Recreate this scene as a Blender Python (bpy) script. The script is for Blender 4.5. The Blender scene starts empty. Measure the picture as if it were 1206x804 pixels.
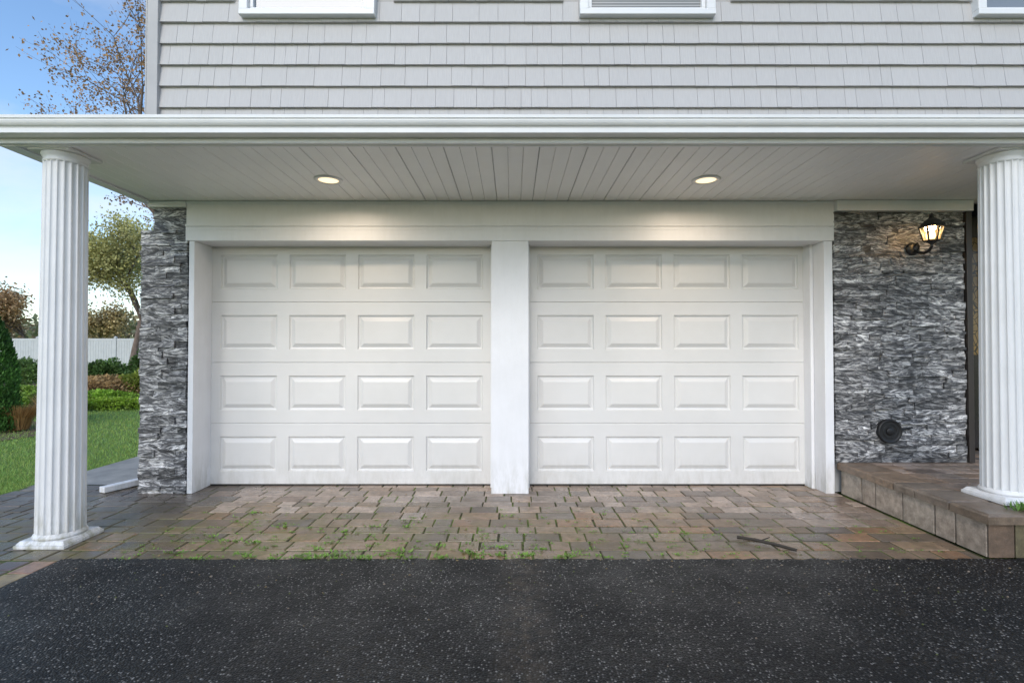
import bpy, math, random
from mathutils import Vector, Matrix, noise as mnoise
R=random.Random(7)
S=bpy.context.scene
H=math.pi

# ---------------------------------------------------------------- materials
def new_mat(name):
    m=bpy.data.materials.new(name); m.use_nodes=True
    nt=m.node_tree; b=nt.nodes["Principled BSDF"]
    return m,nt,b
def N(nt,t,**k):
    n=nt.nodes.new(t)
    for a,v in k.items():
        if a in n.inputs: n.inputs[a].default_value=v
        else: setattr(n,a,v)
    return n
def L(nt,a,b): nt.links.new(a,b)
def coords(nt,scale=(1,1,1)):
    tc=N(nt,'ShaderNodeTexCoord'); mp=N(nt,'ShaderNodeMapping'); mp.inputs['Scale'].default_value=scale
    L(nt,tc.outputs['Object'],mp.inputs['Vector']); return mp.outputs['Vector']
def noise(nt,vec,scale,detail=4,rough=.5,dist=0):
    n=N(nt,'ShaderNodeTexNoise'); n.inputs['Scale'].default_value=scale; n.inputs['Detail'].default_value=detail
    n.inputs['Roughness'].default_value=rough; n.inputs['Distortion'].default_value=dist
    L(nt,vec,n.inputs['Vector']); return n.outputs['Fac']
def ramp(nt,fac,stops):
    r=N(nt,'ShaderNodeValToRGB'); e=r.color_ramp.elements
    while len(e)<len(stops): e.new(.5)
    for i,(p,c) in enumerate(stops):
        e[i].position=p; e[i].color=(*c,1) if len(c)==3 else c
    L(nt,fac,r.inputs['Fac']); return r.outputs['Color']
def mixc(nt,fac,a,b,mode='MIX'):
    m=N(nt,'ShaderNodeMix',data_type='RGBA',blend_type=mode)
    for sock,v in ((m.inputs[0],fac),(m.inputs[6],a),(m.inputs[7],b)):
        if hasattr(v,'is_linked') or hasattr(v,'links'): L(nt,v,sock)
        elif isinstance(v,(int,float)): sock.default_value=v
        else: sock.default_value=(*v,1)
    return m.outputs[2]
def maprange(nt,v,a,b,c,d):
    m=N(nt,'ShaderNodeMapRange'); L(nt,v,m.inputs[0])
    for i,x in zip((1,2,3,4),(a,b,c,d)): m.inputs[i].default_value=x
    return m.outputs[0]
def math2(nt,op,a,b):
    m=N(nt,'ShaderNodeMath',operation=op)
    for i,v in ((0,a),(1,b)):
        if isinstance(v,(int,float)): m.inputs[i].default_value=v
        else: L(nt,v,m.inputs[i])
    return m.outputs[0]
def bump(nt,b,h,strength=.3,dist=.01,prev=None):
    n=N(nt,'ShaderNodeBump'); n.inputs['Strength'].default_value=strength; n.inputs['Distance'].default_value=dist
    L(nt,h,n.inputs['Height'])
    if prev: L(nt,prev,n.inputs['Normal'])
    L(nt,n.outputs['Normal'],b.inputs['Normal']); return n.outputs['Normal']
def attr(nt):
    a=N(nt,'ShaderNodeAttribute'); a.attribute_name='Col'; return a

def paint(name,col,rough=.4,var=.06,bs=.05,grime=0,scale=3):
    m,nt,b=new_mat(name); v=coords(nt)
    f=noise(nt,v,scale,5,.6)
    dark=tuple(c*(1-var*2) for c in col)
    c=mixc(nt,maprange(nt,f,.35,.7,0,1),col,dark)
    if grime:
        tc=N(nt,'ShaderNodeTexCoord'); sx=N(nt,'ShaderNodeSeparateXYZ'); L(nt,tc.outputs['Object'],sx.inputs[0])
        f2=noise(nt,coords(nt,(9,9,2)),2.2,6,.7)
        low=maprange(nt,sx.outputs['Z'],0.0,.35,1,.10)
        c=mixc(nt,math2(nt,'MULTIPLY',low,maprange(nt,f2,.4,.7,0,grime)),c,(.25,.24,.14))
    L(nt,c,b.inputs['Base Color']); b.inputs['Roughness'].default_value=rough
    bump(nt,b,noise(nt,v,60,3),bs,.002); return m

white=paint('white_trim',(.84,.84,.86),.42,.03,.06,.5)
white_col=paint('white_column',(.76,.76,.76),.4,.04,.08,.9)
gutter_m=paint('gutter_white',(.84,.84,.83),.3,.05,.03,0,2)
soffit_m=paint('soffit_vinyl',(.92,.91,.90),.42,.02,.05)
frame_m=paint('window_frame',(.80,.80,.80),.35,.03)
black_m=paint('black_metal',(.02,.02,.02),.35,.1)
vent_m=paint('vent_plastic',(.010,.010,.011),.5,.1)
dark_m=paint('dark_void',(.02,.018,.016),.8,.1)

# garage door
m,nt,b=new_mat('garage_door_steel'); v=coords(nt,(1.2,1,26))
g=noise(nt,v,5,6,.65,.6); f=noise(nt,coords(nt),1.4,4,.6)
c=mixc(nt,maprange(nt,f,.35,.7,0,1),(.73,.72,.705),(.67,.66,.64))
tc=N(nt,'ShaderNodeTexCoord'); sx=N(nt,'ShaderNodeSeparateXYZ'); L(nt,tc.outputs['Object'],sx.inputs[0])
f2=noise(nt,coords(nt,(6,1,2)),3,6,.7)
c=mixc(nt,math2(nt,'MULTIPLY',maprange(nt,sx.outputs['Z'],0,.3,1,0),maprange(nt,f2,.4,.75,0,.45)),c,(.35,.33,.27))
L(nt,c,b.inputs['Base Color']); b.inputs['Roughness'].default_value=.32
bump(nt,b,g,.25,.004); door_m=m

# siding
m,nt,b=new_mat('shake_siding'); a=attr(nt); v=coords(nt,(30,1,2.2)); g=noise(nt,v,4,5,.6)
c=mixc(nt,maprange(nt,g,.3,.7,0,1),a.outputs['Color'],(.40,.38,.365)); c=mixc(nt,.6,c,a.outputs['Color'])
L(nt,c,b.inputs['Base Color']); b.inputs['Roughness'].default_value=.55; bump(nt,b,g,.35,.004); siding_m=m

# ledger stone
m,nt,b=new_mat('ledger_stone'); a=attr(nt)
tc=N(nt,'ShaderNodeTexCoord'); vm=N(nt,'ShaderNodeVectorMath',operation='MULTIPLY_ADD')
L(nt,a.outputs['Color'],vm.inputs[0]); vm.inputs[1].default_value=(37,19,53); L(nt,tc.outputs['Object'],vm.inputs[2])
sp=N(nt,'ShaderNodeSeparateColor'); L(nt,a.outputs['Color'],sp.inputs[0])
rot=N(nt,'ShaderNodeVectorRotate',rotation_type='Y_AXIS'); L(nt,vm.outputs[0],rot.inputs['Vector'])
L(nt,maprange(nt,sp.outputs[0],0,1,-.30,.30),rot.inputs['Angle'])
mp=N(nt,'ShaderNodeMapping'); mp.inputs['Scale'].default_value=(4.2,4.2,20); L(nt,rot.outputs[0],mp.inputs['Vector'])
n1=noise(nt,mp.outputs['Vector'],2.5,6,.75,.9)
c=ramp(nt,n1,[(.36,(.022,.022,.024)),(.45,(.07,.07,.074)),(.51,(.17,.17,.175)),(.565,(.46,.455,.45)),(.66,(.72,.71,.70))])
tone=maprange(nt,sp.outputs[1],0,1,.45,1.5)
cc=N(nt,'ShaderNodeCombineColor'); [L(nt,tone,cc.inputs[i]) for i in range(3)]
c=mixc(nt,1.0,c,cc.outputs[0],'MULTIPLY')
L(nt,c,b.inputs['Base Color']); b.inputs['Roughness'].default_value=.5
bump(nt,b,n1,.6,.009); stone_m=m

# pavers
def paver_mat(name,wet=.35,moss=True):
    m,nt,b=new_mat(name); a=attr(nt); v=coords(nt)
    n=noise(nt,v,22,6,.7); big=noise(nt,v,1.7,4,.6)
    c=mixc(nt,maprange(nt,n,.3,.72,0,1),a.outputs['Color'],(.05,.04,.033)); c=mixc(nt,.42,c,a.outputs['Color'])
    sp=N(nt,'ShaderNodeTexVoronoi'); sp.inputs['Scale'].default_value=130; L(nt,v,sp.inputs['Vector'])
    c=mixc(nt,maprange(nt,sp.outputs['Distance'],.0,.25,.35,0),c,(.5,.43,.36))
    c=mixc(nt,maprange(nt,noise(nt,v,5,6,.75),.46,.68,0,.6),c,(.060,.045,.03))
    if moss:
        sx=N(nt,'ShaderNodeSeparateXYZ'); L(nt,v,sx.inputs[0])
        fx=maprange(nt,sx.outputs['X'],-1.6,2.2,1,0.15); fy=maprange(nt,sx.outputs['Y'],4.35,3.5,0,1)
        q=math2(nt,'MULTIPLY',fx,fy); q=math2(nt,'MULTIPLY',q,maprange(nt,sx.outputs['Y'],3.0,3.05,0,1))
        q=math2(nt,'MULTIPLY',q,maprange(nt,noise(nt,v,5.5,8,.78),.41,.60,.0,.78))
        c=mixc(nt,q,c,(.15,.125,.028))
    L(nt,c,b.inputs['Base Color'])
    L(nt,maprange(nt,big,.35,.65,wet,wet+.25),b.inputs['Roughness'])
    bump(nt,b,n,.55,.006); return m
paver_m=paver_mat('wet_pavers',.2); paver_dry=paver_mat('porch_pavers',.25,False)

m,nt,b=new_mat('joint_sand'); v=coords(nt); n=noise(nt,v,2.6,6,.75)
L(nt,ramp(nt,n,[(.38,(.03,.025,.016)),(.48,(.06,.07,.015)),(.60,(.12,.19,.03))]),b.inputs['Base Color']); b.inputs['Roughness'].default_value=.9
bump(nt,b,noise(nt,v,150,2),.6,.01); joint_m=m

# asphalt
m,nt,b=new_mat('wet_asphalt'); v=coords(nt)
vo=N(nt,'ShaderNodeTexVoronoi'); vo.inputs['Scale'].default_value=100; L(nt,v,vo.inputs['Vector'])
sp=N(nt,'ShaderNodeSeparateColor'); L(nt,vo.outputs['Color'],sp.inputs[0])
base=ramp(nt,sp.outputs[0],[(.0,(.004,.004,.004)),(.45,(.012,.012,.012)),(.75,(.045,.044,.042)),(.88,(.16,.15,.14)),(1,(.46,.44,.40))])
core=maprange(nt,vo.outputs['Distance'],.3,.55,1,.0)
base=mixc(nt,core,(.004,.004,.004),base)
big=noise(nt,v,1.1,6,.65)
base=mixc(nt,maprange(nt,big,.42,.72,0,.4),base,(.021,.019,.017))
sx=N(nt,'ShaderNodeSeparateXYZ'); L(nt,v,sx.inputs[0])
ab=N(nt,'ShaderNodeMath',operation='ABSOLUTE'); L(nt,math2(nt,'ADD',sx.outputs['X'],-.06),ab.inputs[0])
base=mixc(nt,math2(nt,'MULTIPLY',maprange(nt,ab.outputs[0],0,.16,.75,0),maprange(nt,noise(nt,v,14,5,.7),.4,.65,0,1)),base,(.10,.075,.05))
base=mixc(nt,maprange(nt,noise(nt,v,8,6,.8),.56,.75,0,.45),base,(.06,.046,.026))
L(nt,base,b.inputs['Base Color'])
L(nt,maprange(nt,noise(nt,v,2.3,5,.6),.35,.65,.34,.6),b.inputs['Roughness']); b.inputs['Specular IOR Level'].default_value=.25
h=maprange(nt,vo.outputs['Distance'],0,.6,1,0)
n0=bump(nt,b,h,1.0,.009); bump(nt,b,noise(nt,v,30,4,.7),.6,.01,n0); asphalt_m=m

m,nt,b=new_mat('concrete_walk'); v=coords(nt)
L(nt,ramp(nt,noise(nt,v,4,7,.7),[(.3,(.20,.19,.17)),(.7,(.42,.39,.35))]),b.inputs['Base Color']); b.inputs['Roughness'].default_value=.5
bump(nt,b,noise(nt,v,60,4),.3,.004); conc_m=m

m,nt,b=new_mat('lawn_grass'); v=coords(nt)
L(nt,mixc(nt,.5,ramp(nt,noise(nt,v,.5,6,.7),[(.3,(.13,.22,.04)),(.7,(.21,.32,.07))]),ramp(nt,noise(nt,v,40,3,.7),[(.3,(.07,.13,.02)),(.7,(.24,.34,.08))])),b.inputs['Base Color']); b.inputs['Roughness'].default_value=.9
bump(nt,b,noise(nt,v,60,4),.8,.03); lawn_m=m
m,nt,b=new_mat('mulch'); v=coords(nt)
L(nt,ramp(nt,noise(nt,v,14,6,.8),[(.3,(.06,.04,.025)),(.7,(.26,.18,.12))]),b.inputs['Base Color']); b.inputs['Roughness'].default_value=.95
bump(nt,b,noise(nt,v,25,4),1,.04); mulch_m=m

def leaf_mat(name,trans=.25):
    m,nt,b=new_mat(name); a=attr(nt); L(nt,a.outputs['Color'],b.inputs['Base Color']); b.inputs['Roughness'].default_value=.55
    t=N(nt,'ShaderNodeBsdfTranslucent'); L(nt,a.outputs['Color'],t.inputs['Color']); mx=N(nt,'ShaderNodeMixShader'); mx.inputs[0].default_value=trans
    o=nt.nodes['Material Output']; L(nt,b.outputs[0],mx.inputs[1]); L(nt,t.outputs[0],mx.inputs[2]); L(nt,mx.outputs[0],o.inputs[0]); return m
leaf_m=leaf_mat('leaves')
m,nt,b=new_mat('bark'); v=coords(nt,(1,1,.3)); n=noise(nt,v,12,5,.7)
L(nt,ramp(nt,n,[(.3,(.09,.065,.05)),(.7,(.24,.18,.14))]),b.inputs['Base Color']); b.inputs['Roughness'].default_value=.9; bump(nt,b,n,.6,.02); bark_m=m
m,nt,b=new_mat('roof_shingle'); v=coords(nt); n=noise(nt,v,9,5,.7)
L(nt,ramp(nt,n,[(.3,(.06,.06,.065)),(.7,(.15,.145,.14))]),b.inputs['Base Color']); b.inputs['Roughness'].default_value=.85; roof_m=m
m,nt,b=new_mat('window_glass'); b.inputs['Base Color'].default_value=(.2,.22,.24,1); b.inputs['Roughness'].default_value=.05; b.inputs['Specular IOR Level'].default_value=.9; glass_m=m
m,nt,b=new_mat('blinds'); v=coords(nt); wv=N(nt,'ShaderNodeTexWave',bands_direction='Z'); wv.inputs['Scale'].default_value=12; L(nt,v,wv.inputs['Vector'])
L(nt,ramp(nt,wv.outputs['Fac'],[(.2,(.15,.15,.15)),(.7,(.4,.4,.38))]),b.inputs['Base Color']); b.inputs['Roughness'].default_value=.25; blinds_m=m
m,nt,b=new_mat('leaded_glass'); v=coords(nt); vo=N(nt,'ShaderNodeTexVoronoi',feature='DISTANCE_TO_EDGE'); vo.inputs['Scale'].default_value=14; L(nt,v,vo.inputs['Vector'])
L(nt,ramp(nt,vo.outputs['Distance'],[(.03,(.02,.018,.015)),(.07,(.22,.14,.05)),(.5,(.10,.08,.055))]),b.inputs['Base Color']); b.inputs['Roughness'].default_value=.12; leaded_m=m
def emis(name,col,s):
    m,nt,b=new_mat(name); b.inputs['Base Color'].default_value=(*col,1); b.inputs['Emission Color'].default_value=(*col,1); b.inputs['Emission Strength'].default_value=s; return m
led_m=emis('led_lens',(1,.76,.46),1.5); bulb_m=emis('bulb',(1,.66,.26),9)
m,nt,b=new_mat('lantern_glass'); b.inputs['Base Color'].default_value=(1,.85,.6,1); b.inputs['Roughness'].default_value=.15; b.inputs['Transmission Weight'].default_value=.9
b.inputs['Emission Color'].default_value=(1,.66,.28,1); b.inputs['Emission Strength'].default_value=.15; lglass_m=m

# ---------------------------------------------------------------- mesh builder
class MB:
    def __init__(s): s.v=[]; s.f=[]; s.c=[]
    def face(s,pts,col=(1,1,1)):
        i=len(s.v); s.v+= [tuple(p) for p in pts]; s.f.append(tuple(range(i,i+len(pts)))); s.c.append(col)
    def hexa(s,p,col=(1,1,1)):
        i=len(s.v); s.v+=[tuple(q) for q in p]
        for q in ((3,2,1,0),(4,5,6,7),(0,1,5,4),(1,2,6,5),(2,3,7,6),(3,0,4,7)):
            s.f.append(tuple(i+k for k in q)); s.c.append(col)
    def box(s,x0,x1,y0,y1,z0,z1,col=(1,1,1)):
        s.hexa([(x0,y0,z0),(x1,y0,z0),(x1,y1,z0),(x0,y1,z0),(x0,y0,z1),(x1,y0,z1),(x1,y1,z1),(x0,y1,z1)],col)
    def pillow(s,M,w,d,h,ch,col):
        rings=[]; jx=[(R.uniform(-.003,.003),R.uniform(-.003,.003)) for _ in range(4)]
        for (ins,z) in ((0,-h),(0,-ch),(ch*.35,-ch*.3),(ch*1.3,0)):
            rings.append([M@Vector((sx*(w/2-ins)+j[0],sy*(d/2-ins)+j[1],z)) for (sx,sy),j in zip(((-1,-1),(1,-1),(1,1),(-1,1)),jx)])
        i=len(s.v)
        for r in rings: s.v+=[tuple(p) for p in r]
        for k in range(3):
            for j in range(4):
                a=i+k*4+j; b=i+k*4+(j+1)%4; s.f.append((a,b,b+4,a+4)); s.c.append(col)
        s.f.append(tuple(i+12+j for j in range(4))); s.c.append(col)
    def tube(s,p0,p1,r0,r1,n=5,col=(1,1,1)):
        p0=Vector(p0);p1=Vector(p1); d=(p1-p0); 
        if d.length<1e-6: return
        q=d.to_track_quat('Z','Y'); i=len(s.v)
        for p,r in ((p0,r0),(p1,r1)):
            for k in range(n):
                a=2*H*k/n; s.v.append(tuple(p+q@Vector((math.cos(a)*r,math.sin(a)*r,0))))
        for k in range(n):
            a=i+k;b=i+(k+1)%n; s.f.append((a,b,b+n,a+n)); s.c.append(col)
    def lathe(s,prof,c=(0,0,0),n=32,axis='Z',col=(1,1,1)):
        i=len(s.v)
        for r,z in prof:
            for k in range(n):
                a=2*H*k/n
                if axis=='Z': s.v.append((c[0]+r*math.cos(a),c[1]+r*math.sin(a),c[2]+z))
                else: s.v.append((c[0]+r*math.cos(a),c[1]-z,c[2]+r*math.sin(a)))
        for j in range(len(prof)-1):
            for k in range(n):
                a=i+j*n+k;b=i+j*n+(k+1)%n; s.f.append((a,b,b+n,a+n)); s.c.append(col)
    def build(s,name,mat,parent=None,smooth=False,bevel=0):
        me=bpy.data.meshes.new(name); me.from_pydata(s.v,[],s.f)
        at=me.attributes.new('Col','FLOAT_COLOR','FACE')
        flat=[]
        for c in s.c: flat+= [c[0],c[1],c[2],1]
        at.data.foreach_set('color',flat)
        me.materials.append(mat)
        if smooth: me.polygons.foreach_set('use_smooth',[True]*len(me.polygons))
        me.update(); o=bpy.data.objects.new(name,me); S.collection.objects.link(o)
        if parent: o.parent=parent
        if bevel:
            b=o.modifiers.new('b','BEVEL'); b.width=bevel; b.segments=2; b.limit_method='ANGLE'
        return o
def empty(name):
    e=bpy.data.objects.new(name,None); S.collection.objects.link(e); return e

# ---------------------------------------------------------------- house
house=empty('suburban_house')
CZ=2.556; WY=4.50; XL=-3.20; XR=7.0
mb=MB()
mb.box(XL+.02,XR,WY,WY+.1,CZ+.02,5.75)
mb.box(XL+.02,XL+.12,WY+.102,13,0,5.75)
mb.box(XR,XR+.1,WY,13,0,5.75)
mb.box(XL+.02,XR+.1,13.002,13.1,0,5.75)
mb.box(XL+.02,-2.90,WY,WY+.1,0,CZ+.018)
mb.box(2.83,3.97,WY,WY+.1,0,CZ+.018)
mb.box(5.3,XR-.002,WY,WY+.1,0,CZ+.018)
mb.build('walls',paint('wall_base',(.5,.5,.5),.7),house)
mb=MB(); mb.box(-2.9,2.83,4.80,4.83,0,CZ); mb.build('garage_backing',dark_m,house)

mb=MB(); rh=.1905; z=2.63
wins=[(-1.80,1.19),(1.19,1.19),(4.68,1.19)]; WZ=4.185; WH=1.25
while z<5.7:
    x=XL+.07
    while x<XR:
        w=R.choice([.10,.13,.15,.17,.2,.23])*R.uniform(.9,1.1); x1=min(x+w,XR)
        g=.525+R.uniform(-.012,.012); col=(g,g*.975,g*.955)
        skip=False
        for wx,ww in wins:
            if x1>wx-ww/2+.02 and x<wx+ww/2-.02 and z>WZ-.02 and z<WZ+WH-.1: skip=True
        if not skip:
            dz=R.uniform(-.0012,.0012); yb=4.450-R.uniform(0,.003); yt=4.488
            zt=z+rh+.004
            mb.hexa([(x+.0012,yb,z+dz),(x1-.0012,yb,z+dz),(x1-.0012,WY+.002,z+dz),(x+.0012,WY+.002,z+dz),
                     (x+.0012,yt-.012,zt),(x1-.0012,yt-.012,zt),(x1-.0012,WY+.002,zt),(x+.0012,WY+.002,zt)],col)
        x=x1
    z+=rh
mb.build('shake_siding',siding_m,house)
mb=MB(); mb.box(XL,XR,4.481,4.499,2.7,5.7,(.42,.40,.39)); mb.build('siding_underlay',siding_m,house)
mb=MB(); z=0.05
while z<5.7:
    mb.hexa([(XL-.012,4.60,z),(XL-.012,13,z),(XL+.03,13,z),(XL+.03,4.60,z),(XL+.004,4.60,z+rh),(XL+.004,13,z+rh),(XL+.03,13,z+rh),(XL+.03,4.60,z+rh)],(.48,.465,.46)); z+=rh
mb.build('side_siding',siding_m,house)
mb=MB(); mb.box(XL-.015,XL+.08,4.425,4.479,2.7,5.72); mb.box(XL-.03,XL-.016,4.425,4.56,2.7,5.72)
mb.build('corner_board',paint('corner_trim',(.46,.45,.445),.45),house,bevel=.004)
for wx,ww in wins:
    f=MB(); x0=wx-ww/2;x1=wx+ww/2
    for (a,b_,c,d,y0) in ((x0,x1,WZ,WZ+.05,4.39),(x0,x1,WZ+WH-.08,WZ+WH,4.395),(x0,x0+.075,WZ+.051,WZ+WH-.081,4.395),(x1-.075,x1,WZ+.051,WZ+WH-.081,4.395)):
        f.box(a,b_,y0,4.52,c,d)
    f.box(x0+.076,x1-.076,4.43,4.50,WZ+.051,WZ+.085); f.box(x0+.076,x0+.11,4.432,4.50,WZ+.086,WZ+WH-.082)
    f.box(x1-.11,x1-.076,4.432,4.50,WZ+.086,WZ+WH-.082); f.box(x0+.111,x1-.111,4.434,4.5,WZ+.58,WZ+.63)
    f.build('window_frame',frame_m,house,bevel=.005)
    g=MB(); g.box(x0+.1,x1-.1,4.462,4.466,WZ+.08,WZ+WH-.09); g.build('window_glass',blinds_m if wx>0 and wx<3 else glass_m,house)
mb=MB()
mb.face([(XL-.4,4.05,5.70),(XR+.5,4.05,5.70),(XR+.5,8.8,7.7),(XL-.4,8.8,7.7)]); mb.face([(XL-.4,13.5,5.70),(XR+.5,13.5,5.70),(XR+.5,8.8,7.7),(XL-.4,8.8,7.7)])
mb.face([(XL-.02,4.5,5.75),(XL-.02,13.1,5.75),(XL-.02,8.8,7.6)])
mb.build('main_roof',roof_m,house)
mb=MB(); mb.box(XL-.38,XR+.48,4.07,4.5,5.6,5.66); mb.build('main_eave',white,house)
mb=MB(); mb.face([(-3.27,3.08,2.675),(XR,3.08,2.675),(XR,4.47,2.71),(-3.27,4.47,2.71)]); mb.build('porch_roof',roof_m,house)
mb=MB()
mb.box(-3.27,XR,3.17,3.20,2.548,2.668)
mb.box(-3.27,-3.24,3.201,4.56,2.548,2.668)
mb.box(-3.239,-3.16,3.201,4.40,2.540,2.553)
mb.box(-3.159,XR,3.201,3.225,2.543,2.556)
mb.build('fascia',white,house,bevel=.003)
mb=MB(); x=-3.24; pw=.102; k=0
while x<XR:
    mb.hexa([(x+.003,3.20,2.5565),(x+pw-.003,3.20,2.5565),(x+pw-.003,4.50,2.5565),(x+.003,4.50,2.5565),
             (x+.0,3.20,2.563),(x+pw,3.20,2.563),(x+pw,4.50,2.563),(x,4.50,2.563)])
    k+=1; x+=pw+(.004 if k%3==0 else .0005)
mb.build('soffit',soffit_m,house)
mb=MB(); mb.box(-3.239,XR,3.2,4.5,2.566,2.58); mb.build('soffit_back',paint('soffit_shadow',(.6,.6,.6),.8),house)
prof=[(3.165,2.672),(3.165,2.578),(3.098,2.578),(3.088,2.580),(3.086,2.606),(3.083,2.613),(3.072,2.620),(3.064,2.630),(3.059,2.642),(3.058,2.652),(3.052,2.655),(3.050,2.674),(3.060,2.678),(3.068,2.672)]
mb=MB()
for i in range(len(prof)-1):
    (y0,z0),(y1,z1)=prof[i],prof[i+1]
    mb.face([(-3.29,y0,z0),(XR,y0,z0),(XR,y1,z1),(-3.29,y1,z1)])
mb.face([(-3.29,y,z) for y,z in prof])
mb.build('gutter',gutter_m,house)

mb=MB()
mb.box(-2.86,2.829,4.440,4.60,2.352,2.554)
mb.box(-3.19,-2.861,4.425,4.499,2.50,2.552)
mb.box(2.83,4.02,4.400,4.499,2.462,2.553)
mb.box(-2.864,2.825,4.430,4.4395,2.332,2.351)
mb.box(-2.863,2.823,4.436,4.60,2.302,2.331)
mb.box(-2.86,2.82,4.431,4.60,2.205,2.3015)
mb.box(-2.86,2.83,4.430,4.4395,2.535,2.5535)
mb.box(-2.832,-2.785,4.440,4.60,.0,2.204)
mb.box(-2.804,-2.788,4.601,4.74,.0,2.30)
mb.box(2.735,2.81,4.440,4.60,.0,2.204)
mb.box(2.736,2.76,4.601,4.74,.0,2.30)
mb.box(2.705,2.7345,4.60,4.72,.0,2.30)
mb.box(-.180,.145,4.435,4.74,.0,2.2045)
mb.box(-.195,-.181,4.62,4.70,.0,2.2); mb.box(.146,.160,4.62,4.70,0,2.2)
mb.box(-2.78,-.196,4.61,4.70,2.2055,2.23); mb.box(.161,2.704,4.61,4.70,2.2055,2.23)
mb.build('garage_trim',white,house,bevel=.003)

def garage_door(x0,x1):
    dy=4.71; e=empty('garage_door'); e.parent=house
    mb=MB(); hgt=2.245; sh=hgt/4; W=x1-x0
    n=4; pw=.525; gap=(W-n*pw)/(n+.55)
    for s_ in range(4):
        z0=.010+s_*sh+.0006; z1=.010+(s_+1)*sh-.0006
        e0=.005
        mb.face([(x0,dy+.005,z0),(x1,dy+.005,z0),(x1,dy,z0+e0),(x0,dy,z0+e0)]); mb.face([(x0,dy,z1-e0),(x1,dy,z1-e0),(x1,dy+.005,z1),(x0,dy+.005,z1)])
        mb.face([(x0,dy+.04,z0),(x1,dy+.04,z0),(x1,dy+.005,z0),(x0,dy+.005,z0)]); mb.face([(x0,dy+.005,z1),(x1,dy+.005,z1),(x1,dy+.04,z1),(x0,dy+.04,z1)])
        a=z0+e0;b=z1-e0; pa=(z0+z1)/2-.160; pb=(z0+z1)/2+.160
        mb.face([(x0,dy,a),(x1,dy,a),(x1,dy,pa),(x0,dy,pa)]); mb.face([(x0,dy,pb),(x1,dy,pb),(x1,dy,b),(x0,dy,b)])
        xs=[]; cur=x0+gap*.775
        for i in range(n): xs.append((cur,cur+pw)); cur+=pw+gap
        prev=x0
        for (u,v_) in xs:
            mb.face([(prev,dy,pa),(u,dy,pa),(u,dy,pb),(prev,dy,pb)]); prev=v_
            rings=[(0,0),(.008,.014),(.020,.017),(.050,.001),(.058,-.002)]
            for (i0,d0),(i1,d1) in zip(rings,rings[1:]):
                A=[(u+i0,dy+d0,pa+i0),(v_-i0,dy+d0,pa+i0),(v_-i0,dy+d0,pb-i0),(u+i0,dy+d0,pb-i0)]
                B=[(u+i1,dy+d1,pa+i1),(v_-i1,dy+d1,pa+i1),(v_-i1,dy+d1,pb-i1),(u+i1,dy+d1,pb-i1)]
                for j in range(4): mb.face([A[j],A[(j+1)%4],B[(j+1)%4],B[j]])
            i1,dd=rings[-1]; mb.face([(u+i1,dy+dd,pa+i1),(v_-i1,dy+dd,pa+i1),(v_-i1,dy+dd,pb-i1),(u+i1,dy+dd,pb-i1)])
        mb.face([(prev,dy,pa),(x1,dy,pa),(x1,dy,pb),(prev,dy,pb)])
    mb.build('door_panels',door_m,e)
    s=MB(); s.box(x0,x1,dy+.002,dy+.05,-.004,.010); s.build('bottom_seal',black_m,e)
    s=MB(); s.box(x0+.0,x1,dy+.041,dy+.05,.011,2.28); s.build('door_back',paint('doorback',(.3,.3,.3),.6),e)
garage_door(-2.79,-.185); garage_door(.15,2.745)

mb=MB(); mb.box(3.971,4.02,4.42,4.499,.27,2.461); mb.box(3.971,4.05,4.50,4.75,.27,2.552); mb.box(4.0,5.3,4.95,5.05,2.35,2.552); mb.box(4.0,4.06,4.751,5.0,.27,2.552)
mb.box(5.24,5.3,4.5,5.0,.27,2.552); mb.build('entry_trim',paint('entry_paint',(.035,.028,.025),.4),house,bevel=.004)
mb=MB(); mb.box(4.061,4.08,4.92,4.97,.27,2.349); mb.box(4.55,4.60,4.92,4.97,.27,2.349); mb.box(5.16,5.239,4.92,4.97,.27,2.349); mb.box(4.601,5.159,4.93,4.97,.30,2.348); mb.box(4.081,4.549,4.93,4.97,.30,1.2)
mb.build('front_door',paint('door_dark',(.02,.017,.016),.25),house,bevel=.004)
mb=MB(); mb.box(4.081,4.549,4.94,4.95,1.201,2.348); mb.box(4.7,5.06,4.925,4.929,1.1,2.2); mb.build('leaded_glass',leaded_m,house)

def stones(name,x0,x1,z0,z1,yf,side=False):
    mb=MB(); z=z0
    while z<z1-.005:
        h=R.choice([.022,.03,.038,.046,.055,.06]); 
        if z+h>z1-.012: h=z1-z
        x=x0
        while x<x1-.001:
            w=R.uniform(.08,.32)
            if x+w>x1-.05: w=x1-x
            p=R.uniform(0,.021); col=(R.random(),R.random(),R.random())
            xa=x+.0008;xb=x+w-.0008; ys=[yf-p+R.uniform(-.006,.006) for _ in range(4)]
            if side and x==x0: xa-=R.uniform(0,.02)
            if x+w>=x1 and side: xb+=R.uniform(-.012,.006)
            if x+w>=x1 and not side: xb+=R.uniform(0,.006)
            mb.hexa([(xa,ys[0],z+.0008),(xb,ys[1],z+.0008),(xb,4.50,z+.0008),(xa,4.50,z+.0008),(xa,ys[2],z+h-.0008),(xb,ys[3],z+h-.0008),(xb,4.50,z+h-.0008),(xa,4.50,z+h-.0008)],col)
            x+=w
        if side:
            y=4.501
            while y<5.0:
                w=R.uniform(.12,.3); p=R.uniform(0,.025); mb.box(x0-.01-p,x0+.06,y,min(y+w,5.0),z+.0008,z+h-.0008,(R.random(),R.random(),R.random())); y+=w+.001
        z+=h
    return mb.build(name,stone_m,house)
stones('stone_veneer_corner',-3.245,-2.842,0,2.30,4.452,True)
stones('stone_veneer_corner_top',-3.15,-2.87,2.301,2.498,4.458,False)
stones('stone_veneer_entry',2.822,3.962,.272,2.46,4.452,False)

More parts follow.
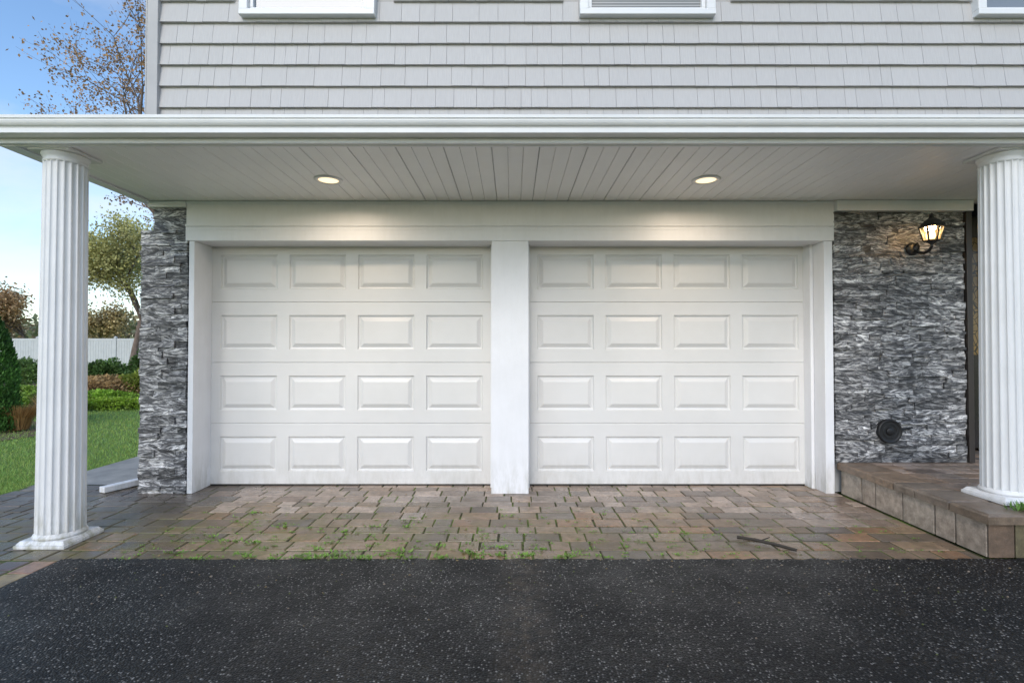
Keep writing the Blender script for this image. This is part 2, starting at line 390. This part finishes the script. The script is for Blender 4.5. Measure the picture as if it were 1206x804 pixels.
# ---------------------------------------------------------------- columns
def column(cx,cy,zb):
    e=empty('porch_column')
    p=MB(); w=.150
    def frust(z0,z1,a,b_):
        p.hexa([(cx-a,cy-a,z0),(cx+a,cy-a,z0),(cx+a,cy+a,z0),(cx-a,cy+a,z0),(cx-b_,cy-b_,z1),(cx+b_,cy-b_,z1),(cx+b_,cy+b_,z1),(cx-b_,cy+b_,z1)])
    frust(zb,zb+.022,w+.01,w+.01); frust(zb+.0225,zb+.045,w+.005,w-.012)
    frust(CZ-.022,CZ-.002,.135,.135)
    p.build('plinth_and_abacus',white_col,e,bevel=.004)
    t=MB()
    t.lathe([(.125,zb+.044),(.137,zb+.046),(.142,zb+.054),(.138,zb+.064),(.131,zb+.07),(.128,zb+.078)],(cx,cy,0),48)
    t.lathe([(.112,CZ-.085),(.119,CZ-.08),(.119,CZ-.07),(.114,CZ-.064),(.116,CZ-.05),(.127,CZ-.034),(.129,CZ-.024),(.11,CZ-.0215)],(cx,cy,0),48)
    t.build('base_and_capital',white_col,e,smooth=True)
    sft=MB(); nf=20; seg=8; n=nf*seg; zs=[zb+.072,zb+.10,zb+.5,zb+1.0,zb+1.5,zb+1.8,CZ-.075]
    for iz,z in enumerate(zs):
        t_=(z-zb)/(CZ-zb); r=.131-.015*t_
        for k in range(n):
            ph=(k%seg)/seg; a=2*H*k/n
            d=0.0
            if .16<ph<.99: u=(ph-.575)/.415; d=.010*math.sqrt(max(0,1-u*u))
            rr=r-d; sft.v.append((cx+rr*math.cos(a),cy+rr*math.sin(a),z))
    for j in range(len(zs)-1):
        for k in range(n):
            a=j*n+k;b_=j*n+(k+1)%n; sft.f.append((a,b_,b_+n,a+n)); sft.c.append((1,1,1))
    sft.build('fluted_shaft',white_col,e)
column(-2.968,3.36,0.0); column(3.255,3.36,.272)

# ---------------------------------------------------------------- ground
def sheet(name,pts,mat,z):
    mb=MB(); mb.face([(x,y,z) for x,y in pts]); return mb.build(name,mat)
sheet('ground',[(-400,-400),(400,-400),(400,400),(-400,400)],lawn_m,-.03)
sheet('paver_joint_sand',[(-4.45,-6),(2.86,-6),(2.86,4.74),(-4.45,4.74)],joint_m,-.006)
mb=MB(); ex=[]; x=-2.685
while x<7: ex.append((x,3.052+R.uniform(-.012,.014))); x+=R.uniform(.015,.05)
pts=[(-2.685,-7),(7,-7)]+[(7,3.05)]+ex[::-1]
mb.face([(x,y,.004) for x,y in pts]); mb.build('asphalt_driveway',asphalt_m)
sheet('concrete_path',[(-4.4,4.741),(-3.27,4.741),(-3.27,14),(-4.1,14),(-4.4,8)],conc_m,.0)

PAL=[(.27,.18,.115),(.22,.15,.10),(.32,.20,.12),(.36,.24,.145),(.19,.14,.10),(.33,.22,.145),(.25,.18,.125),(.37,.20,.105),(.17,.13,.11)]
GREY=[(.13,.105,.085),(.16,.13,.105),(.19,.155,.125),(.14,.115,.095)]
LIGHT=[(.50,.38,.30),(.41,.31,.24),(.54,.42,.34),(.34,.27,.22),(.43,.30,.21),(.29,.21,.16)]
mb=MB(); y=3.045
while y<4.73:
    d=R.choice([.125,.15,.15,.165]); 
    if y+d>4.68: d=4.735-y
    x=max(-4.44+R.uniform(-.1,.05),-4.44)
    while x<2.84:
        w=R.choice([.13,.17,.21,.24,.28])*R.uniform(.97,1.03)
        if x+w>2.80: w=2.845-x
        if w<.03: break
        cx=x+w/2; cy=y+d/2
        t=(cy-3.05)/1.6
        if cx<-2.5+R.uniform(-.4,.3): pal=GREY
        elif t>.62+R.uniform(-.14,.12) or (cx>1.9 and t>.4): pal=LIGHT
        else: pal=PAL
        c=R.choice(pal); k=R.uniform(.72,1.12)
        col=tuple(q*k for q in c)
        M=Matrix.Translation((cx,cy,R.uniform(-.002,.0015)))@Matrix.Rotation(R.uniform(-.008,.008),4,'Z')@Matrix.Rotation(R.uniform(-.010,.010),4,'X')@Matrix.Rotation(R.uniform(-.006,.006),4,'Y')
        mb.pillow(M,w-.010,d-.010,.05,.006,col)
        x+=w
    y+=d
y=-2.0
while y<3.03:
    l=min(R.uniform(.2,.26),3.04-y)
    if l>.05:
        M=Matrix.Translation((-2.765,y+l/2,0)); mb.pillow(M,.145,l-.007,.05,.008,tuple(q*R.uniform(.8,1.1) for q in (.46,.27,.13)))
    y+=l
x=-2.845
while x>-4.4:
    y=-2+R.uniform(-.1,.1)
    while y<3.03:
        l=min(R.choice([.15,.2,.25]),3.04-y)
        if l>.04:
            M=Matrix.Translation((x-.075,y+l/2,R.uniform(-.002,.001))); mb.pillow(M,.143,l-.007,.05,.008,tuple(q*R.uniform(.8,1.15) for q in R.choice(GREY+[(.2,.13,.08)])))
        y+=l
    x-=.15
mb.build('paver_apron',paver_m)

porch=empty('raised_paver_porch')
mb=MB(); X0=2.86; PF=3.06; za=0; zb_=.205
y=PF+.02
while y<4.40:
    l=R.choice([.16,.22,.28])
    if y+l>4.36: l=4.445-y
    c=R.choice([(.58,.48,.39),(.50,.40,.32),(.60,.51,.42),(.46,.39,.33)]); k=R.uniform(.85,1.1)
    mb.box(X0+R.uniform(0,.010),X0+.2,y+.006,y+l-.006,za+.001,zb_-.001,tuple(q*k for q in c)); y+=l
x=X0+.004
while x<7:
    l=R.choice([.16,.22,.28]); c=R.choice([(.17,.15,.06),(.22,.17,.09),(.28,.18,.09)])
    mb.box(x+.003,x+l-.003,PF+R.uniform(.008,.014),PF+.0185 if x<X0+.2 else PF+.2,za+.001,zb_-.001,tuple(q*R.uniform(.7,1.1) for q in c)); x+=l
mb.build('block_wall',paver_dry,porch,bevel=.007)
mb=MB()
y=PF-.03
while y<4.40:
    l=R.choice([.2,.28,.33])
    if y+l>4.36: l=4.445-y
    M=Matrix.Translation((X0+.115,y+l/2,.272+R.uniform(-.002,.002))); k=R.uniform(.75,1.2); mb.pillow(M,.29,l-.008,.06,.014,tuple(q*k for q in R.choice([(.27,.20,.14),(.22,.175,.135),(.31,.22,.15)])))
    y+=l
x=X0+.262
while x<7:
    l=R.choice([.2,.28,.33]); M=Matrix.Translation((x+l/2,PF+.115,.272)); k=R.uniform(.7,1.1); mb.pillow(M,l-.008,.29,.06,.014,tuple(q*k for q in (.19,.145,.09))); x+=l
mb.build('cap_stones',paver_dry,porch)
mb=MB(); y=PF+.262
while y<5.0:
    x=X0+.262; d=.15
    while x<7:
        w=R.choice([.11,.15,.2,.24]); c=R.choice(LIGHT+[(.22,.20,.18)]); k=R.uniform(.8,1.1)
        M=Matrix.Translation((x+w/2,y+d/2,.268+R.uniform(-.002,.001))); mb.pillow(M,w-.006,d-.006,.05,.008,tuple(q*k for q in c)); x+=w
    y+=d
mb.build('porch_pavers',paver_dry,porch)
mb=MB(); mb.box(X0+.2,7,PF+.2,5.0,0,.222); mb.box(X0+.02,X0+.199,PF+.03,4.44,0,.20); mb.build('porch_fill',joint_m,porch)

# ---------------------------------------------------------------- fixtures
def recessed(x,y):
    e=empty('recessed_ceiling_light')
    t=MB(); t.lathe([(.074,-.002),(.078,-.010),(.100,-.010),(.108,-.004),(.108,.0)],(x,y,CZ),40); t.build('trim_ring',frame_m,e,smooth=True)
    t=MB(); t.lathe([(.075,-.0035),(.0005,-.0045)],(x,y,CZ),40); t.build('lens',led_m,e)
    l=bpy.data.lights.new('led','AREA'); l.shape='DISK'; l.size=.13; l.energy=7.5; l.color=(1,.80,.60); l.spread=math.radians(166)
    o=bpy.data.objects.new('led',l); o.location=(x,y,CZ-.014); S.collection.objects.link(o); o.parent=e
recessed(-1.41,3.88); recessed(1.49,3.88)

e=empty('wall_lantern'); X=3.50; Y=4.22
mb=MB(); mb.lathe([(.0,.03),(.03,.028),(.05,.02),(.058,.006),(.058,0)],(X,4.425,2.13),24,'Y'); mb.build('backplate',black_m,e,smooth=True)
mb=MB(); pts=[(4.41,2.12),(4.36,2.085),(4.30,2.07),(4.25,2.08),(4.22,2.11),(4.22,2.15)]
for a,b_ in zip(pts,pts[1:]): mb.tube((X,a[0],a[1]),(X,b_[0],b_[1]),.012,.012,8)
pts=[(4.41,2.15),(4.37,2.17),(4.35,2.14),(4.37,2.11)]
for a,b_ in zip(pts,pts[1:]): mb.tube((X,a[0],a[1]),(X,b_[0],b_[1]),.008,.007,8)
mb.build('scroll_arm',black_m,e,smooth=True)
mb=MB()
def hexring(r,z): return [(X+r*math.cos(a*H/3+H/6),Y+r*math.sin(a*H/3+H/6),z) for a in range(6)]
mb.lathe([(.0,2.115),(.02,2.135),(.045,2.15),(.056,2.155),(.056,2.162),(.0,2.163)],(X,Y,0),6)
lo=hexring(.054,2.16); hi=hexring(.082,2.278)
for a,b_ in zip(lo,hi): mb.tube(a,b_,.008,.008,4)
for i in range(6): mb.tube(hi[i],hi[(i+1)%6],.009,.009,4); mb.tube(lo[i],lo[(i+1)%6],.008,.008,4)
mb.lathe([(.098,2.276),(.092,2.29),(.056,2.325),(.028,2.345),(.02,2.352),(.014,2.364),(.02,2.372),(.010,2.385),(.0,2.395)],(X,Y,0),6)
mb.build('lantern_cage',black_m,e)
mb=MB()
for i in range(6): mb.face([lo[i],lo[(i+1)%6],hi[(i+1)%6],hi[i]])
mb.build('glass_panes',lglass_m,e)
mb=MB(); mb.lathe([(.0,2.17),(.016,2.175),(.024,2.20),(.020,2.225),(.010,2.245),(.0,2.26)],(X,Y,0),12); mb.build('bulb',bulb_m,e,smooth=True)
l=bpy.data.lights.new('lantern_light','POINT'); l.energy=2.5; l.color=(1,.65,.32); l.shadow_soft_size=.03
o=bpy.data.objects.new('lantern_light',l); o.location=(X,Y,2.268); S.collection.objects.link(o); o.parent=e
e=empty('round_wall_vent'); c=(3.275,4.42,.545)
mb=MB(); mb.lathe([(.104,-.03),(.106,.0),(.104,.014),(.094,.020),(.086,.012),(.08,.010)],c,40,'Y'); mb.lathe([(.081,.010),(.0,.008)],c,40,'Y')
mb.lathe([(.03,.008),(.034,.016),(.028,.020),(.0,.021)],c,24,'Y')
mb.lathe([(.055,.008),(.057,.014),(.061,.014),(.063,.008)],c,32,'Y')
mb.tube((c[0]+.09,c[1]-.0,c[2]+.01),(c[0]+.20,c[1]-.0,c[2]+.03),.012,.010,8)
mb.build('vent_cap',vent_m,e,smooth=True)
e=empty('downspout')
mb=MB()
def duct(a,b_,w,h):
    a=Vector(a);b_=Vector(b_); d=(b_-a).normalized(); up=Vector((0,0,1)) if abs(d.z)<.8 else Vector((1,0,0)); s_=d.cross(up).normalized(); u=s_.cross(d)
    P=[a-s_*w-u*h,a+s_*w-u*h,b_+s_*w-u*h,b_-s_*w-u*h,a-s_*w+u*h,a+s_*w+u*h,b_+s_*w+u*h,b_-s_*w+u*h]; mb.hexa(P)
duct((-3.34,5.06,.18),(-3.34,5.06,5.6),.035,.04); duct((-3.34,5.06,.19),(-3.38,4.92,.06),.037,.03); duct((-3.36,4.95,.035),(-3.58,4.45,.03),.038,.026)
mb.build('downspout_pipe',white,e,bevel=.006)
mb=MB(); pts=[(1.49,3.38,.014),(1.57,3.32,.020),(1.66,3.25,.018),(1.76,3.16,.014)]
for a,b_ in zip(pts,pts[1:]): mb.tube(a,b_,.011,.009,6,(.05,.04,.03))
mb.tube((1.6,3.3,.018),(1.68,3.33,.03),.005,.003,5,(.05,.04,.03)); mb.build('fallen_twig',leaf_m,smooth=True)

# ---------------------------------------------------------------- weeds
def leafquad(mb,p,d,w,l,col,n=None):
    d=d.normalized(); s_=d.cross(Vector((0,0,1)) if n is None else n)
    if s_.length<.01: s_=Vector((1,0,0))
    s_=s_.normalized()*w
    mb.face([p,p+d*l*.5+s_,p+d*l,p+d*l*.5-s_],col)
mb=MB(); spots=[]
for i in range(60): spots.append((R.gauss(-.75,.8),3.05+abs(R.gauss(.03,.03)),R.uniform(.4,.9)))
for i in range(420): spots.append((R.uniform(-2.4,1.4),3.06+abs(R.gauss(0,.5)),R.uniform(.15,.55)))
for i in range(30): spots.append((R.uniform(-2.2,.6),3.1+abs(R.gauss(0,.35)),R.uniform(.6,1.05)))
for i in range(90): spots.append((R.uniform(1.0,2.7),3.08+abs(R.gauss(0,.5)),R.uniform(.15,.5)))
for x,y,s_ in spots:
    if y>4.5 or x<-2.6: continue
    for k in range(int(14*s_)+3):
        a=R.uniform(0,2*H); el=R.uniform(.1,.8); c=R.uniform(.7,1.3)
        leafquad(mb,Vector((x+R.gauss(0,.03)*s_,y+R.gauss(0,.008)*s_,0)),Vector((math.cos(a)*math.cos(el),math.sin(a)*math.cos(el),math.sin(el))),.006*s_+.0015,R.uniform(.015,.04)*s_,(.19*c,.33*c,.055*c))
for k in range(90):
    a=R.uniform(0,2*H); el=R.uniform(.2,1.2)
    leafquad(mb,Vector((3.14+R.gauss(0,.05),3.12+R.gauss(0,.02),.27)),Vector((math.cos(a)*math.cos(el),math.sin(a)*math.cos(el),math.sin(el))),.006,R.uniform(.03,.08),(.14,.28,.05))
mb.build('joint_weeds',leaf_m)
mb=MB()
for i in range(240):
    x=R.uniform(-2.6,3.5); y=3.05-abs(R.gauss(0,.4)) ; r=R.uniform(.002,.006)
    a=R.uniform(0,2*H); c=R.choice([(.2,.15,.08),(.25,.2,.15),(.12,.14,.04),(.3,.28,.25)])
    mb.hexa([(x+r*math.cos(a+q*H/2)*(1.6 if q%2 else 1),y+r*math.sin(a+q*H/2),.004) for q in range(4)]+[(x+.6*r*math.cos(a+q*H/2),y+.6*r*math.sin(a+q*H/2),.004+r) for q in range(4)],c)
mb.build('driveway_debris',leaf_m)
mb=MB()
for i in range(110):
    x=R.uniform(-2.7,2.7); y=R.uniform(3.0,4.6); a=R.uniform(0,2*H); c=R.choice([(.30,.18,.08),(.22,.14,.07),(.38,.28,.12)])
    leafquad(mb,Vector((x,y,.006)),Vector((math.cos(a),math.sin(a),.1)),R.uniform(.003,.008),R.uniform(.012,.035),c)
mb.build('fallen_leaves',leaf_m)

# ---------------------------------------------------------------- garden
mb=MB(); 
for i in range(50000):
    y=4.0+9*(R.random()**1.6); x=-4.42-R.random()*(y*1.05-3.9)
    h=R.uniform(.015,.04)*(1+(y-4)*.05); a=R.uniform(0,2*H); w=.0022+.0006*(y-4); c=R.uniform(.75,1.3); yel=R.uniform(.8,1.3)
    bx=math.cos(a)*w; by=math.sin(a)*w; lx=R.gauss(0,.014); ly=R.gauss(0,.014)
    mb.face([(x-bx,y-by,-.03),(x+bx,y+by,-.03),(x+lx,y+ly,-.03+h)],(.27*c*yel,.42*c,.095*c))
mb.build('lawn_blades',leaf_m)
mb=MB()
pts=[(-30,12.5),(-13,10.6),(-9.5,11.0),(-7,12.2),(-4.8,12.6),(-4.8,24),(-30,24)]
mb.face([(x,y,-.02) for x,y in pts]); pts=[(-9.5,6.6),(-7.2,7.0),(-6.9,7.9),(-7.6,8.9),(-10,9.4)]; mb.face([(x,y,-.02) for x,y in pts])
mb.build('mulch_bed',mulch_m)

def shrub(name,c,rad,n,ls,col):
    mb=MB(); c=Vector(c); off=Vector((R.random()*50,R.random()*50,0)); col=tuple(q*1.7 for q in col)
    for i in range(n):
        d=Vector((R.gauss(0,1),R.gauss(0,1),R.gauss(0,1))).normalized()
        if d.z<-.35: d.z=-d.z
        k=1+.35*mnoise.noise(d*2.2+off)
        rr=(R.random()**.33)*k
        p=c+Vector((d.x*rad[0],d.y*rad[1],d.z*rad[2]))*rr
        if p.z<0: continue
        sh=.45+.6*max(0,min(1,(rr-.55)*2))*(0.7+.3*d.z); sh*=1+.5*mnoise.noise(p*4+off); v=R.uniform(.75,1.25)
        dd=(d+Vector((R.gauss(0,.7),R.gauss(0,.7),R.gauss(0,.7)))).normalized()
        leafquad(mb,p,dd,ls*.38,ls,(col[0]*sh*v,col[1]*sh*v,col[2]*sh*v),Vector((R.gauss(0,1),R.gauss(0,1),R.gauss(0,1))).normalized())
    return mb.build(name,leaf_m)
def conifer(name,x,y,h,r,n=9000):
    mb=MB()
    for i in range(n):
        t=R.random()**1.2; z=t*h; rr=r*(math.sin(min(1,(1-t)*1.6+.05)*H/2))*(.55+.5*R.random()**.5)
        a=R.uniform(0,2*H); rr*=1+.18*mnoise.noise(Vector((math.cos(a)*2,math.sin(a)*2,z*3)))
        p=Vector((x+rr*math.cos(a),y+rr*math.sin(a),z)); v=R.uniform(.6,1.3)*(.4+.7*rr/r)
        leafquad(mb,p,Vector((math.cos(a)*.5+R.gauss(0,.3),math.sin(a)*.5+R.gauss(0,.3),1)),.012,.06,(.08*v,.20*v,.04*v),Vector((R.gauss(0,1),R.gauss(0,1),.2)).normalized())
    mb.tube((x,y,0),(x,y,h*.7),.03,.01,6,(.05,.04,.03)); mb.build(name,leaf_m)
conifer('arborvitae',-8.0,7.8,1.85,.30,12000)
def ograss(name,x,y,h,r,n,col):
    mb=MB()
    for i in range(n):
        a=R.uniform(0,2*H); rr=r*R.random()*.35; b0=Vector((x+rr*math.cos(a),y+rr*math.sin(a),0)); tip=Vector((x+r*R.uniform(.3,1)*math.cos(a),y+r*R.uniform(.3,1)*math.sin(a),h*R.uniform(.6,1)))
        m_=(b0+tip)/2+Vector((0,0,h*.12)); s_=Vector((-math.sin(a),math.cos(a),0))*.007; v=R.uniform(.6,1.3); cc=tuple(q*v for q in col)
        mb.face([b0-s_,b0+s_,m_+s_,m_-s_],cc); mb.face([m_-s_,m_+s_,tip],cc)
    mb.build(name,leaf_m)
ograss('ornamental_grass',-7.75,8.0,.42,.35,900,(.5,.30,.12))
ograss('ornamental_grass',-8.3,9.2,.5,.4,700,(.5,.34,.15))
shrub('boxwood_shrub',(-9.3,10.2,.15),(.6,.4,.3),3500,.05,(.14,.22,.03))
shrub('groundcover_plant',(-8.6,11.0,.05),(.9,.35,.16),4500,.05,(.20,.30,.03))
shrub('groundcover_plant',(-9.8,12.1,.05),(1.1,.4,.22),4500,.06,(.17,.28,.03))
shrub('groundcover_plant',(-12,12.6,.1),(1.2,.5,.25),3500,.07,(.14,.22,.03))
shrub('flowering_shrub',(-11.4,14.2,.1),(1.0,.7,.4),4500,.07,(.30,.20,.09))
shrub('boxwood_shrub',(-10.4,14.5,.2),(.7,.6,.45),5000,.07,(.16,.20,.03))
shrub('boxwood_shrub',(-13.6,17,.3),(.6,.6,.6),4500,.08,(.06,.11,.025))
shrub('boxwood_shrub',(-15.5,17,.3),(.8,.7,.5),4000,.08,(.08,.14,.03))
shrub('boxwood_shrub',(-18.5,19,.3),(1,.7,.6),4000,.09,(.07,.12,.03))
shrub('evergreen_shrub',(-11.1,15.5,.5),(.55,.5,.75),6500,.07,(.05,.10,.022))

fe=empty('vinyl_privacy_fence'); mb=MB(); FY=31
x=-60
while x<-2:
    mb.box(x,x+.13,FY-.02,FY+.11,0,2.0); mb.hexa([(x-.02,FY-.04,2.0),(x+.15,FY-.04,2.0),(x+.15,FY+.13,2.0),(x-.02,FY+.13,2.0)]+[(x+.065,FY+.045,2.09)]*4)
    mb.box(x+.131,x+2.37,FY+.02,FY+.07,.08,.22); mb.box(x+.131,x+2.37,FY+.02,FY+.07,1.82,1.95)
    xx=x+.135
    while xx<x+2.35: mb.box(xx,xx+.15,FY+.03,FY+.06,.221,1.819); xx+=.16
    x+=2.38
mb.build('fence_panels',paint('vinyl_fence',(.54,.55,.56),.5),fe)

def tree(name,base,h,r0,leafn,ls,col,spread=.55,levels=5,seed=1,trunkfrac=.28,lift=.15,clump=.25):
    rr=random.Random(seed); e=empty(name); mb=MB(); tips=[]
    def grow(p,d,l,r,lev):
        n=3 if lev>1 else 4
        for k in range(n):
            d2=(d+Vector((rr.gauss(0,.10),rr.gauss(0,.10),rr.gauss(0,.07)+.02))).normalized(); q=p+d2*l/n
            r2=r*(1-.35/n); mb.tube(p,q,r,r2,7 if lev<2 else (5 if lev<3 else 3)); p=q; d=d2; r=r2
            if lev>=levels-2: tips.append((p,lev))
            if lev>=1 and lev<levels and rr.random()<.55:
                side=(d+Vector((rr.gauss(0,1),rr.gauss(0,1),rr.gauss(0,.6))).normalized()*.9).normalized(); grow(p,side,l*.6,r*.5,lev+1)
        if lev<levels:
            for k in range(rr.choice([2,3,3])):
                sd=Vector((rr.gauss(0,1),rr.gauss(0,1),rr.gauss(0,.5))).normalized()
                grow(p,(d+sd*spread*1.4+Vector((0,0,lift))).normalized(),l*rr.uniform(.62,.82),r*.66,lev+1)
    grow(Vector(base),Vector((0,0,1)),h*trunkfrac,r0,0)
    mb.build('trunk_and_limbs',bark_m,e,smooth=True)
    lf=MB()
    for i in range(leafn):
        p,_=rr.choice(tips); p=p+Vector((rr.gauss(0,clump),rr.gauss(0,clump),rr.gauss(0,clump)))
        sh=1+.6*mnoise.noise(p*.9); v=rr.uniform(.7,1.3)*sh
        leafquad(lf,p,Vector((rr.gauss(0,1),rr.gauss(0,1),rr.gauss(0,1))),ls*.35,ls*rr.uniform(.6,1.3),tuple(q*v for q in col),Vector((rr.gauss(0,1),rr.gauss(0,1),rr.gauss(0,1))).normalized())
    lf.build('leaves',leaf_m,e)
tree('budding_tree',(-10.8,15,0),13,.20,13000,.08,(.42,.25,.12),seed=4,levels=5,trunkfrac=.30,clump=.10,lift=.1)
tree('leafing_tree',(-18.6,25,0),9.8,.18,15000,.13,(.42,.40,.15),seed=9,levels=4,clump=.35)
tree('leafing_tree',(-22.5,34,0),11.5,.2,13000,.18,(.30,.35,.17),seed=12,levels=4,clump=.45)
tree('budding_tree',(-34.5,36,0),8,.16,8000,.2,(.50,.32,.16),seed=15,levels=4,clump=.35)
tree('budding_tree',(-31,37,0),6,.14,7000,.2,(.44,.34,.16),seed=21,levels=4,clump=.35)
mb=MB()
for i in range(26000):
    x=R.uniform(-110,30); y=R.uniform(60,75); top=5+2.2*mnoise.noise(Vector((x*.12,0,3)))+1.5*mnoise.noise(Vector((x*.5,1,3))); z=R.uniform(0,1)**.7*top
    v=R.uniform(.6,1.3)*(1+.6*mnoise.noise(Vector((x*.4,z*.5,7)))); w=mnoise.noise(Vector((x*.15,5,0)))
    col=(.32,.26,.15) if w>0 else (.22,.25,.13)
    leafquad(mb,Vector((x,y,z)),Vector((R.gauss(0,1),R.gauss(0,1),R.gauss(0,1))),.25,.7,tuple(q*v for q in col),Vector((R.gauss(0,1),R.gauss(0,1),R.gauss(0,1))).normalized())
mb.build('distant_tree_line',leaf_m)

# ---------------------------------------------------------------- sky, sun
SE=math.radians(32); SR=math.radians(192)
W=bpy.data.worlds.new('World'); S.world=W; W.use_nodes=True; nt=W.node_tree; bg=nt.nodes['Background']
sk=N(nt,'ShaderNodeTexSky',sky_type='NISHITA'); sk.sun_disc=False; sk.sun_elevation=SE; sk.sun_rotation=SR; sk.air_density=1.0; sk.dust_density=.5; sk.ozone_density=1.5
hs=N(nt,'ShaderNodeHueSaturation'); hs.inputs['Saturation'].default_value=1.1; hs.inputs['Value'].default_value=1.75; L(nt,sk.outputs[0],hs.inputs['Color'])
tc=N(nt,'ShaderNodeTexCoord'); mp=N(nt,'ShaderNodeMapping'); mp.inputs['Scale'].default_value=(1,1,2.6); L(nt,tc.outputs['Generated'],mp.inputs['Vector'])
n=noise(nt,mp.outputs['Vector'],1.6,8,.55,.3)
sx=N(nt,'ShaderNodeSeparateXYZ'); L(nt,tc.outputs['Generated'],sx.inputs[0])
c=mixc(nt,maprange(nt,math2(nt,'ADD',n,maprange(nt,sx.outputs['Z'],.0,.40,.06,-.07)),.44,.70,0,.9),hs.outputs[0],(6.6,6.6,6.7))
L(nt,c,bg.inputs['Color']); bg.inputs['Strength'].default_value=.15
sl=bpy.data.lights.new('sun','SUN'); sl.energy=1.5; sl.angle=math.radians(28); sl.color=(1,.955,.90)
so=bpy.data.objects.new('sun',sl); S.collection.objects.link(so)
dirv=Vector((math.sin(SR)*math.cos(SE),math.cos(SR)*math.cos(SE),math.sin(SE)))
so.rotation_euler=dirv.to_track_quat('Z','Y').to_euler(); so.location=dirv*30

cam=bpy.data.cameras.new('camera'); co=bpy.data.objects.new('camera',cam); S.collection.objects.link(co)
co.location=(0,0,1.25); co.rotation_euler=(math.radians(90+.95),0,0); cam.sensor_width=36; cam.lens=36*598/1206; cam.clip_start=.05; cam.clip_end=1500
S.camera=co
S.view_settings.view_transform='Standard'; S.view_settings.look='None'; S.view_settings.exposure=0
